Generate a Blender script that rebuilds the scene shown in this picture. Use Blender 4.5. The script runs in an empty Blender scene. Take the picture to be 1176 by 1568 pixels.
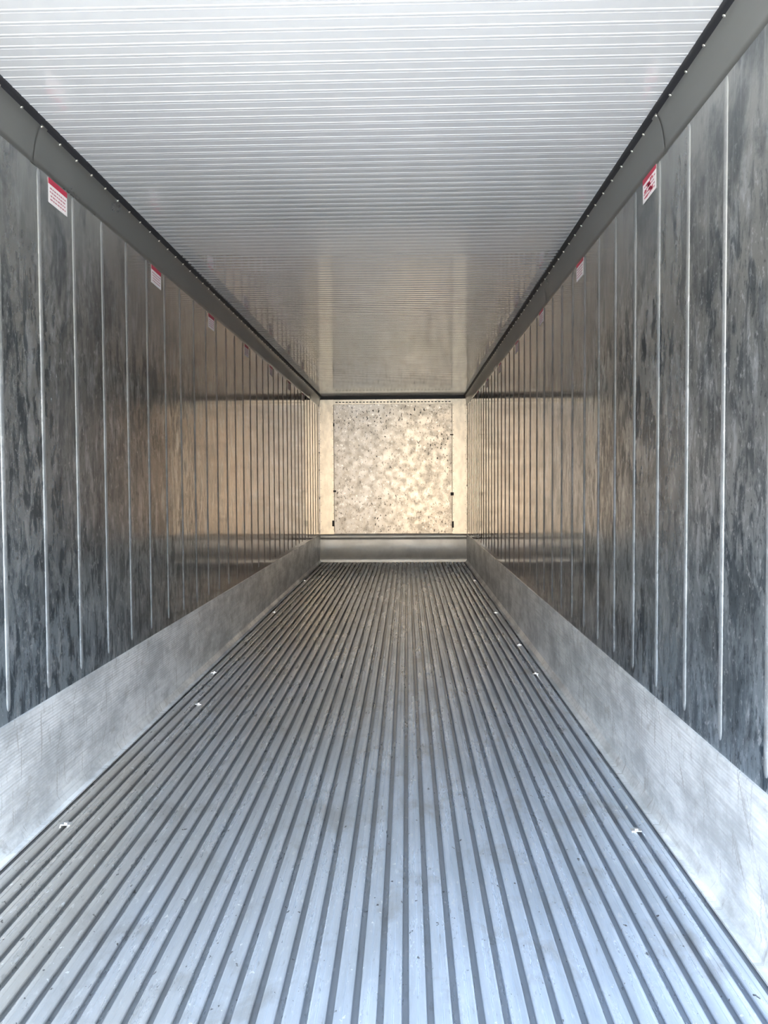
import bpy, bmesh, math, random
from mathutils import Vector, Matrix, Euler
random.seed(7)
W=2.29; D=12.563; H=2.562; Y0=1.0; HK=0.412
sc=bpy.context.scene
try:
    sc.view_settings.view_transform='Standard'; sc.view_settings.look='None'
except Exception: pass

# ---------------------------------------------------------------- helpers
def new_mat(name):
    m=bpy.data.materials.new(name); m.use_nodes=True
    nt=m.node_tree
    return m,nt,nt.nodes['Principled BSDF']
def node(nt,t,**kw):
    n=nt.nodes.new(t)
    for k,v in kw.items(): setattr(n,k,v)
    return n
def noise(nt,scale_vec,scale=1.0,detail=4,rough=.55,offset=(0,0,0),dist=0,rot=(0,0,0)):
    tc=node(nt,'ShaderNodeTexCoord'); mp=node(nt,'ShaderNodeMapping')
    mp.inputs['Scale'].default_value=scale_vec; mp.inputs['Location'].default_value=offset
    src=tc.outputs['Object']
    if any(rot):
        m0=node(nt,'ShaderNodeMapping'); m0.inputs['Rotation'].default_value=rot
        nt.links.new(src,m0.inputs['Vector']); src=m0.outputs[0]
    nt.links.new(src,mp.inputs['Vector'])
    nz=node(nt,'ShaderNodeTexNoise'); nz.inputs['Scale'].default_value=scale
    nz.inputs['Detail'].default_value=detail; nz.inputs['Roughness'].default_value=rough
    nz.inputs['Distortion'].default_value=dist
    nt.links.new(mp.outputs[0],nz.inputs['Vector'])
    return nz.outputs['Fac']
def mrange(nt,src,a,b,c,d):
    n=node(nt,'ShaderNodeMapRange'); n.clamp=True
    nt.links.new(src,n.inputs['Value'])
    for i,v in zip(('From Min','From Max','To Min','To Max'),(a,b,c,d)): n.inputs[i].default_value=v
    return n.outputs['Result']
def math_(nt,op,a,b=None):
    n=node(nt,'ShaderNodeMath',operation=op)
    for i,v in enumerate((a,b)):
        if v is None: continue
        if isinstance(v,(int,float)): n.inputs[i].default_value=v
        else: nt.links.new(v,n.inputs[i])
    return n.outputs[0]
def mixc(nt,fac,a,b):
    n=node(nt,'ShaderNodeMix',data_type='RGBA')
    if isinstance(fac,(int,float)): n.inputs[0].default_value=fac
    else: nt.links.new(fac,n.inputs[0])
    for i,v in ((6,a),(7,b)):
        if isinstance(v,tuple): n.inputs[i].default_value=(*v,1)
        else: nt.links.new(v,n.inputs[i])
    return n.outputs[2]
def coordz(nt,axis='Z'):
    tc=node(nt,'ShaderNodeTexCoord'); s=node(nt,'ShaderNodeSeparateXYZ')
    nt.links.new(tc.outputs['Object'],s.inputs[0]); return s.outputs[axis]
def bump(nt,b,h,strength,dist):
    n=node(nt,'ShaderNodeBump'); n.inputs['Strength'].default_value=strength; n.inputs['Distance'].default_value=dist
    nt.links.new(h,n.inputs['Height']); nt.links.new(n.outputs[0],b.inputs['Normal'])

def mk(name,bm,mats,parent=None,smooth=False):
    me=bpy.data.meshes.new(name); bmesh.ops.recalc_face_normals(bm,faces=bm.faces[:]) 
    bm.to_mesh(me); bm.free()
    for m in mats: me.materials.append(m)
    if smooth:
        for p in me.polygons: p.use_smooth=True
    o=bpy.data.objects.new(name,me); sc.collection.objects.link(o)
    if parent: o.parent=parent
    return o
def box(bm,x0,x1,y0,y1,z0,z1,mi=0):
    vs=[bm.verts.new((x,y,z)) for x in(x0,x1) for y in(y0,y1) for z in(z0,z1)]
    for f in ((0,1,3,2),(4,6,7,5),(0,4,5,1),(2,3,7,6),(0,2,6,4),(1,5,7,3)):
        fc=bm.faces.new([vs[i] for i in f]); fc.material_index=mi
def extrude_y(bm,prof,y0,y1,mi=0,close=False,caps=False,smooth=False):
    a=[bm.verts.new((x,y0,z)) for x,z in prof]; b=[bm.verts.new((x,y1,z)) for x,z in prof]
    n=len(prof); R=range(n if close else n-1)
    for i in R:
        j=(i+1)%n; f=bm.faces.new((a[i],a[j],b[j],b[i])); f.material_index=mi; f.smooth=smooth
    if caps: bm.faces.new(a).material_index=mi; bm.faces.new(b[::-1]).material_index=mi

# ---------------------------------------------------------------- materials
def wall_mat(name='stainless_wall_panel',beads=False):
    m,nt,b=new_mat(name)
    z=coordz(nt,'Z'); y=coordz(nt,'Y'); x=coordz(nt,'X')
    n1=noise(nt,(5,18,6.5),1,9,.68,dist=.35)      # blotchy runs
    n2=noise(nt,(3,60,2.2),1,5,.6,(3,1,2))        # fine vertical scratches
    n3=noise(nt,(1,1.5,1.0),1,3,.5,(9,2,4))       # big clouds
    n4=noise(nt,(8,46,30),1,6,.7,(1,8,3))         # small flecks
    n6=noise(nt,(5,14,5),1,8,.68,(4,3,7),dist=.3)
    n7=noise(nt,(2,3.2,2.6),1,6,.65,(6,9,1),dist=.4)   # hand-sized grime patches
    zm=mrange(nt,z,2.35,1.75,0.10,1)
    side=mrange(nt,x,.5,1.5,.85,1)                 # right wall is grimier
    runs=mrange(nt,n1,.47,.57,0,1)
    clouds=mrange(nt,n3,.36,.54,.45,1)
    smud=math_(nt,'MULTIPLY',math_(nt,'MULTIPLY',math_(nt,'MULTIPLY',runs,zm),clouds),side)
    scr=mrange(nt,n2,.56,.68,0,1)
    near_door=mrange(nt,y,3.2,6.5,1,0)  # near-to-far mask for the painted reflections and the grime patches
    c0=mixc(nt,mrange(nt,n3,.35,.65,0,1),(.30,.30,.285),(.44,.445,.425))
    c0=mixc(nt,near_door,(.58,.445,.35),c0)  # warm bulkhead reflection painted into the wall colour towards the far end
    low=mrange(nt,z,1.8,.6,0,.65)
    c0=mixc(nt,math_(nt,'MULTIPLY',low,near_door),c0,(.38,.47,.55))  # cool sky reflection painted into the lower wall near the door
    c0=mixc(nt,math_(nt,'MULTIPLY',mrange(nt,n6,.51,.62,0,.65),zm),c0,(.72,.76,.79))
    c1=mixc(nt,math_(nt,'MULTIPLY',smud,mrange(nt,y,3,7,.95,.6)),c0,(.035,.055,.075))
    c1=mixc(nt,math_(nt,'MULTIPLY',mrange(nt,n7,.52,.64,0,.65),near_door),c1,(.07,.085,.10))
    c1=mixc(nt,math_(nt,'MULTIPLY',mrange(nt,n4,.58,.65,0,.7),zm),c1,(.03,.04,.05))
    c1=mixc(nt,math_(nt,'MULTIPLY',mrange(nt,n4,.42,.35,0,.6),zm),c1,(.85,.87,.89))
    c2=mixc(nt,math_(nt,'MULTIPLY',scr,.25),c1,(.66,.68,.70))
    if beads: c2=mixc(nt,.55,c2,(.46,.47,.465))
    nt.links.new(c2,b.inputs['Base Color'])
    b.inputs['Metallic'].default_value=.80
    r=math_(nt,'ADD',mrange(nt,y,2.6,4.4,.29,.08),math_(nt,'MULTIPLY',smud,.08))
    if beads: r=math_(nt,'ADD',r,.22)
    nt.links.new(r,b.inputs['Roughness'])
    if not beads:
        w=noise(nt,(1,3.2,.9),1,3,.5,(5,5,5))
        bump(nt,b,w,.14,.01)
    return m
def simple_metal(name,col,rough,metal=1.0,var=.12,sv=(8,8,8),dark=None,bs=0.0):
    m,nt,b=new_mat(name)
    n=noise(nt,sv,1,6,.6)
    d=dark or tuple(c*(1-var*2) for c in col)
    nt.links.new(mixc(nt,mrange(nt,n,.38,.62,0,1),d,col),b.inputs['Base Color'])
    nt.links.new(mrange(nt,n,.35,.65,rough-.03,rough+.05),b.inputs['Roughness'])
    b.inputs['Metallic'].default_value=metal
    if bs: bump(nt,b,n,bs,.004)
    return m
def floor_mat():
    m,nt,b=new_mat('worn_aluminium_tbar')
    z=coordz(nt,'Z'); x=coordz(nt,'X')
    n1=noise(nt,(14,1.8,1),1,6,.58)
    n2=noise(nt,(60,16,30),1,5,.6,(2,7,1))
    n3=noise(nt,(1.6,.5,1),1,3,.5,(4,2,8))
    n4=noise(nt,(40,30,30),1,4,.6,(6,7,1))
    n5=noise(nt,(5,3.5,1),1,6,.65,(8,3,1),dist=.4)
    base=mixc(nt,mrange(nt,n1,.38,.62,0,1),(.57,.63,.71),(.74,.81,.92))
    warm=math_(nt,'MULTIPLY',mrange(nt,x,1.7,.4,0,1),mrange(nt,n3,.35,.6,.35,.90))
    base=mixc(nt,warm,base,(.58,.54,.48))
    base=mixc(nt,mrange(nt,n5,.54,.66,0,.45),base,(.38,.36,.33))
    base=mixc(nt,mrange(nt,n2,.60,.70,0,.45),base,(.95,.95,.93))
    base=mixc(nt,mrange(nt,n2,.38,.30,0,.35),base,(.24,.22,.20))
    base=mixc(nt,mrange(nt,n4,.67,.69,0,.8),base,(.98,.98,.96))
    base=mixc(nt,mrange(nt,n4,.33,.30,0,.85),base,(.06,.05,.045))
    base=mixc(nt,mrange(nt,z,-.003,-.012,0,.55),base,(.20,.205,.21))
    nt.links.new(base,b.inputs['Base Color'])
    b.inputs['Metallic'].default_value=.62
    nt.links.new(mrange(nt,n1,.35,.65,.34,.25),b.inputs['Roughness'])
    bump(nt,b,n4,.15,.0015)
    return m
def ceil_mat():
    m,nt,b=new_mat('white_painted_ceiling')
    n=noise(nt,(1.2,.8,1),1,4,.5); y=coordz(nt,'Y')
    nt.links.new(mixc(nt,mrange(nt,n,.35,.65,0,1),(.70,.69,.68),(.77,.76,.75)),b.inputs['Base Color'])
    nt.links.new(mrange(nt,y,2.0,5.5,.28,.74),b.inputs['Metallic'])  # near-to-far light falloff built into the paint as rising metallic
    b.inputs['Roughness'].default_value=.09
    return m
def back_mat():
    m,nt,b=new_mat('scuffed_bulkhead_panel')
    n1=noise(nt,(9,4,9),1,9,.72); n2=noise(nt,(34,22,23),1,4,.6,(3,3,3))
    n5=noise(nt,(70,1,3),1,4,.6,(1,1,1)); n6=noise(nt,(1.6,1,1.8),1,3,.5,(2,5,3))
    x=coordz(nt,'X')
    c=mixc(nt,mrange(nt,n1,.40,.58,0,1),(.42,.37,.29),(.62,.54,.42))
    c=mixc(nt,mrange(nt,n5,.5,.7,0,.3),c,(.36,.32,.27))
    c=mixc(nt,math_(nt,'MULTIPLY',mrange(nt,x,1.45,.8,.15,.75),mrange(nt,n1,.45,.55,.6,1)),c,(.34,.335,.32))
    spots=math_(nt,'MULTIPLY',mrange(nt,n2,.605,.625,0,1),mrange(nt,n6,.40,.55,.5,1))
    c=mixc(nt,spots,c,(.010,.012,.014))
    c=mixc(nt,mrange(nt,n2,.38,.34,0,.75),c,(.80,.77,.70))
    nt.links.new(c,b.inputs['Base Color']); b.inputs['Metallic'].default_value=.75
    nt.links.new(mrange(nt,n1,.35,.65,.45,.32),b.inputs['Roughness'])
    bump(nt,b,n1,.15,.01)
    return m
def kick_mat():
    m,nt,b=new_mat('brushed_kick_plate')
    n1=noise(nt,(5,2.5,5),1,9,.70); n2=noise(nt,(4,2,90),1,3,.6,(1,2,3)); n3=noise(nt,(4,50,5),1,4,.6,(3,2,3))
    n4=noise(nt,(1,60,3),1,4,.6,(3,2,3),rot=(.6,0,0)); n5=noise(nt,(12,9,12),1,6,.65,(5,2,3))
    c=mixc(nt,mrange(nt,n1,.40,.58,0,1),(.55,.57,.58),(.90,.92,.93))
    c=mixc(nt,mrange(nt,n2,.5,.68,0,.4),c,(.44,.45,.46))
    c=mixc(nt,mrange(nt,n5,.58,.68,0,.5),c,(.40,.39,.37))
    c=mixc(nt,mrange(nt,n3,.60,.68,0,.5),c,(.34,.32,.30))
    c=mixc(nt,mrange(nt,n4,.62,.68,0,.55),c,(.32,.31,.30))
    nt.links.new(c,b.inputs['Base Color']); b.inputs['Metallic'].default_value=.48
    nt.links.new(mrange(nt,n1,.35,.65,.40,.28),b.inputs['Roughness'])
    bump(nt,b,n2,.3,.003)
    return m
def plain(name,col,rough=.5,metal=0.0):
    m,nt,b=new_mat(name)
    n=noise(nt,(20,20,20),1,3,.5)
    nt.links.new(mixc(nt,mrange(nt,n,.3,.7,0,1),tuple(c*.9 for c in col),col),b.inputs['Base Color'])
    b.inputs['Roughness'].default_value=rough; b.inputs['Metallic'].default_value=metal
    return m
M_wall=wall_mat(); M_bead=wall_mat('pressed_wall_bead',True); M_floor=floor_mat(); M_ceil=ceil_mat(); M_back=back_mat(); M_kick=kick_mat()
M_bkick=simple_metal('dull_aluminium_cove',(.66,.66,.62),.44,.45,.08,(6,3,6))
M_trim=simple_metal('grey_corner_trim',(.20,.20,.19),.30,.65,.03,(2,1,2))
M_strip=simple_metal('bulkhead_edge_strip',(.70,.63,.50),.34,.7,.16,(9,9,5))
M_seal=plain('black_rubber_seal',(.012,.012,.014),.6)
M_rivet=plain('bright_rivet',(.75,.72,.64),.3,.9)
M_white=plain('label_white',(.74,.71,.70),.4)
M_red=plain('label_red',(.42,.015,.05),.4)
M_text=plain('label_text',(.42,.14,.17),.5)
M_blk=plain('black_bracket',(.015,.015,.015),.5,.3)
M_clip=plain('bright_clip',(.72,.72,.72),.35,.8)

# ---------------------------------------------------------------- side walls with pressed vertical beads
def bead(bm,x,s,yc,z0,z1,w=.0135,h=.0048):
    zs=[z0,z0+.004,z0+.012,z0+.03,z1-.03,z1-.012,z1-.004,z1]
    ks=[.0,.45,.8,1,1,.8,.45,.0]
    rows=[]
    for z,k in zip(zs,ks):
        row=[]
        for i in range(9):
            a=math.pi*i/8
            row.append(bm.verts.new((x+s*(h*math.sin(a)**1.3*k+.0003),yc-w*math.cos(a)*(.25+.75*k),z)))
        rows.append(row)
    for r in range(len(rows)-1):
        for i in range(8):
            f=bm.faces.new((rows[r][i],rows[r][i+1],rows[r+1][i+1],rows[r+1][i])); f.smooth=True; f.material_index=1
def side_wall(name,xi,s,ystart):
    bm=bmesh.new()
    box(bm,xi,xi-s*.08,Y0,D+.08,-.12,H+.1)
    y=ystart
    while y>Y0+.35: y-=.31
    while y<D-.05:
        if y>Y0+.05: bead(bm,xi,s,y,.462,2.405)
        y+=.31
    return mk(name,bm,[M_wall,M_bead])
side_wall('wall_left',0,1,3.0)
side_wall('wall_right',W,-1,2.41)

# ---------------------------------------------------------------- kick plates (baseboards)
def kick(name,xi,s):
    bm=bmesh.new()
    pr=[(xi,HK+.012),(xi+s*.006,HK+.010),(xi+s*.008,HK)]
    n=30
    for i in range(n):
        z=HK-.006-(HK-.05)*i/n; pr+= [(xi+s*.008,z),(xi+s*.0095,z-.004),(xi+s*.008,z-.008)]
    pr+=[(xi+s*.010,.035),(xi+s*.026,.012),(xi+s*.030,.004),(xi+s*.052,.004),(xi+s*.052,-.003)]
    extrude_y(bm,pr,Y0,D-.01)
    return mk(name,bm,[M_kick])
kick('baseboard_left',0,1); kick('baseboard_right',W,-1)
bm=bmesh.new()
pr=[(D-.0,HK+.02),(D-.012,HK+.018),(D-.012,HK-.03),(D-.014,HK-.05)]
for i in range(11):
    t=i/10; pr.append((D-.016-.10*t**2.2,HK-.05-(HK-.10)*t))
pr+=[(D-.122,.03),(D-.125,0.0)]
a=[bm.verts.new((.008,y,z)) for y,z in pr]; b=[bm.verts.new((W-.008,y,z)) for y,z in pr]
for i in range(len(pr)-1):
    f=bm.faces.new((a[i],a[i+1],b[i+1],b[i])); f.smooth=True
mk('baseboard_back',bm,[M_bkick])

# ---------------------------------------------------------------- floor : T-bar grating
bm=bmesh.new()
x0,x1=.055,W-.055; N=37; P=(x1-x0)/N
pr=[(x0-.05,-.012),(x0,-.012)]
for i in range(N):
    c=x0+P*(i+.5); hw=.0215
    pr+=[(c-hw+.004,-.022),(c-hw+.004,-.011),(c-hw,-.009),(c-hw+.0015,-.0045),(c-hw+.006,-.001),(c-hw+.011,0),(c-.003,.0005),(c-.0015,-.001),(c+.0015,-.001),(c+.003,.0005),
         (c+hw-.011,0),(c+hw-.006,-.001),(c+hw-.0015,-.0045),(c+hw,-.009),(c+hw-.004,-.011),(c+hw-.004,-.022)]
pr+=[(x1,-.012),(x1+.05,-.012)]
extrude_y(bm,pr,Y0,D-.06)
box(bm,-.0,W,Y0,D,-.12,-.025)
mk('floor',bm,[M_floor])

# ---------------------------------------------------------------- ceiling with transverse beads
bm=bmesh.new()
pitch=.062; y=Y0; prof=[(Y0,H)]
while y+pitch<D:
    prof+=[(y+.036,H),(y+.038,H-.0014),(y+.042,H-.0018),(y+.046,H-.0014),(y+.048,H),(y+.055,H),(y+.056,H-.0007),(y+.058,H-.0007),(y+.059,H)]
    y+=pitch
prof.append((D,H))
a=[bm.verts.new((0,yy,zz)) for yy,zz in prof]; b=[bm.verts.new((W,yy,zz)) for yy,zz in prof]
for i in range(len(prof)-1): bm.faces.new((a[i],b[i],b[i+1],a[i+1]))
box(bm,0,W,Y0,D,H+.02,H+.1)
mk('ceiling',bm,[M_ceil])

# ---------------------------------------------------------------- corner trims with seal and rivets
def trim(name,xi,s):
    bm=bmesh.new()
    pr=[(xi,H-.155),(xi+s*.004,H-.152),(xi+s*.006,H-.135),(xi+s*.012,H-.09),(xi+s*.022,H-.05),(xi+s*.034,H-.022),(xi+s*.040,H-.014)]
    extrude_y(bm,pr,Y0,D-.01,0,smooth=True)
    extrude_y(bm,[(xi+s*.034,H-.022),(xi+s*.046,H-.016),(xi+s*.052,H-.006),(xi+s*.050,H+.001)],Y0,D-.01,1,smooth=True)
    y=Y0+.1
    n=Vector((s*.6,0,-.8)).normalized()
    while y<D-.1:
        mat=Matrix.Translation((xi+s*.036,y,H-.026))@n.to_track_quat('Z','Y').to_matrix().to_4x4()
        r=bmesh.ops.create_uvsphere(bm,u_segments=10,v_segments=6,radius=.0058,matrix=mat@Matrix.Diagonal((1,1,.5,1)))
        for v in r['verts']:
            for f in v.link_faces: f.material_index=2; f.smooth=True
        y+=.155
    for yy in (2.95,5.4,7.9,10.4):
        extrude_y(bm,[(p[0]+s*.002,p[1]-.002) for p in pr],yy,yy+.05,0,smooth=True)
    return mk(name,bm,[M_trim,M_seal,M_rivet])
trim('trim_1',0,1); trim('trim_2',W,-1)

# ---------------------------------------------------------------- back bulkhead
bm=bmesh.new()
box(bm,0,W,D,D+.08,-.12,H+.1,0)
box(bm,.012,.225,D-.02,D,HK+.015,H-.05,1); box(bm,W-.225,W-.012,D-.02,D,HK+.015,H-.05,1)
box(bm,.232,W-.232,D-.012,D,HK+.05,1.428,0); box(bm,.232,W-.232,D-.010,D,1.430,H-.13,0)
box(bm,.228,W-.228,D-.030,D,H-.122,H-.055,1)
for i in range(34):
    xx=.26+i*(W-.52)/33.5
    box(bm,xx,xx+.035,D-.0315,D-.029,H-.10,H-.085,2)
box(bm,.012,W-.012,D-.035,D,H-.048,H-.002,2)
for (xx,zz,w,h) in ((.215,1.08,.045,.03),(.195,.55,.03,.09),(W-.255,1.02,.05,.05),(W-.26,1.95,.05,.02),(W-.235,.52,.03,.10),(.22,2.1,.02,.05)):
    box(bm,xx,xx+w,D-.026,D-.018,zz,zz+h,2)
for xx in (.02,.21,W-.215,W-.03):
    for k in range(16):
        zz=HK+.08+k*.128
        box(bm,xx,xx+.008,D-.023,D-.019,zz,zz+.008,2)
box(bm,.226,.232,D-.0195,D-.017,HK+.05,H-.13,2); box(bm,W-.232,W-.226,D-.0195,D-.017,HK+.05,H-.13,2)
mk('wall_back',bm,[M_back,M_strip,M_blk])

# ---------------------------------------------------------------- warning labels
def label(xi,s,yc,zc,rot=0,scr=False):
    bm=bmesh.new(); w,h=.17,.094
    def q(u0,u1,v0,v1,t,mi):
        pts=[]
        for u,v in((u0,v0),(u1,v0),(u1,v1),(u0,v1)):
            u_,v_=u*math.cos(rot)-v*math.sin(rot),u*math.sin(rot)+v*math.cos(rot)
            pts.append((xi+s*t,yc+u_*s*1,zc+v_))
        a=[bm.verts.new(p) for p in pts]
        b=[bm.verts.new((xi+s*(t-.0006),p[1],p[2])) for p in pts]
        bm.faces.new(a).material_index=mi; bm.faces.new(b[::-1]).material_index=mi
        for i in range(4): bm.faces.new((a[i],b[i],b[(i+1)%4],a[(i+1)%4])).material_index=mi
    q(-w/2,w/2,-h/2,h/2,.0018,0)
    q(-w/2,w/2,h/2-.022,h/2,.0026,1)
    for r in range(4):
        v=h/2-.034-r*.014; u=-w/2+.012+random.random()*.012
        while u<w/2-.025:
            L=random.uniform(.008,.022); q(u,u+L,v-.005,v,.0026,2); u+=L+.006
    if scr:
        for i in range(12):
            u=random.uniform(-w/2+.02,w/2-.05); v=random.uniform(-h/2+.01,h/2-.03); q(u,u+.03,v,v+.007,.0034,1)
    mk('warning_label',bm,[M_white,M_red,M_text])
for k in range(7): label(0,1,3.165+1.24*k,2.355,random.uniform(-.03,.03))
for k in range(7): label(W,-1,3.15+1.24*k,2.365,random.uniform(-.04,.04),k==0)

# ---------------------------------------------------------------- floor clips
for (x,y) in ((.117,2.86),(2.165,2.84),(.10,5.2),(2.18,5.18),(.19,4.45),(.09,7.65),(2.19,7.6),(.07,10.1),(2.205,6.1),(2.20,10.1)):
    bm=bmesh.new()
    box(bm,x-.018,x+.018,y-.012,y+.012,-.001,.003)
    box(bm,x-.006,x+.006,y-.006,y+.006,.003,.008)
    bmesh.ops.bevel(bm,geom=bm.edges[:],offset=.001,segments=1)
    mk('floor_clip',bm,[M_clip])

# ---------------------------------------------------------------- outside yard
bm=bmesh.new()
v=[bm.verts.new(p) for p in ((-60,-70,-1.2),(60,-70,-1.2),(60,40,-1.2),(-60,40,-1.2))]; bm.faces.new(v)
M_yard=plain('concrete_yard',(.55,.52,.47),.9)
mk('ground_yard',bm,[M_yard])

# ---------------------------------------------------------------- sky and sun
w=bpy.data.worlds.new('sky'); sc.world=w; w.use_nodes=True; nt=w.node_tree
bg=nt.nodes['Background']
tc=node(nt,'ShaderNodeTexCoord'); s=node(nt,'ShaderNodeSeparateXYZ'); nt.links.new(tc.outputs['Generated'],s.inputs[0])
cr=node(nt,'ShaderNodeValToRGB'); nt.links.new(s.outputs['Z'],cr.inputs[0])
e=cr.color_ramp.elements; e[0].position=0; e[0].color=(1.0,.78,.58,1); e[1].position=1; e[1].color=(.42,.64,1,1)
k=e.new(.12); k.color=(1,.88,.74,1); k=e.new(.35); k.color=(.70,.85,1,1)
nt.links.new(cr.outputs[0],bg.inputs[0]); bg.inputs[1].default_value=11.5
sl=bpy.data.lights.new('sun','SUN'); sl.energy=34; sl.angle=.01; sl.color=(1,.95,.88)
so=bpy.data.objects.new('sun',sl); sc.collection.objects.link(so)
so.rotation_euler=Vector((-.55,.25,1)).normalized().to_track_quat('Z','Y').to_euler()

# ---------------------------------------------------------------- camera
cd=bpy.data.cameras.new('camera'); cam=bpy.data.objects.new('camera',cd); sc.collection.objects.link(cam)
cd.sensor_fit='HORIZONTAL'; cd.sensor_width=36; cd.lens=36*1237.5256/1176; cd.clip_start=.02; cd.clip_end=300
ya,pi_,ro=.0285,.0373,.0054
right=Vector((math.cos(ya),math.sin(ya),0)); fwdh=Vector((-math.sin(ya),math.cos(ya),0))
fwd=fwdh*math.cos(pi_)-Vector((0,0,1))*math.sin(pi_)
up=fwdh*math.sin(pi_)+Vector((0,0,1))*math.cos(pi_)
r2=right*math.cos(ro)-up*math.sin(ro); u2=right*math.sin(ro)+up*math.cos(ro)
R=Matrix((r2,u2,-fwd)).transposed()
cam.matrix_world=Matrix.Translation((1.3601,0,1.2372))@R.to_4x4()
sc.camera=cam
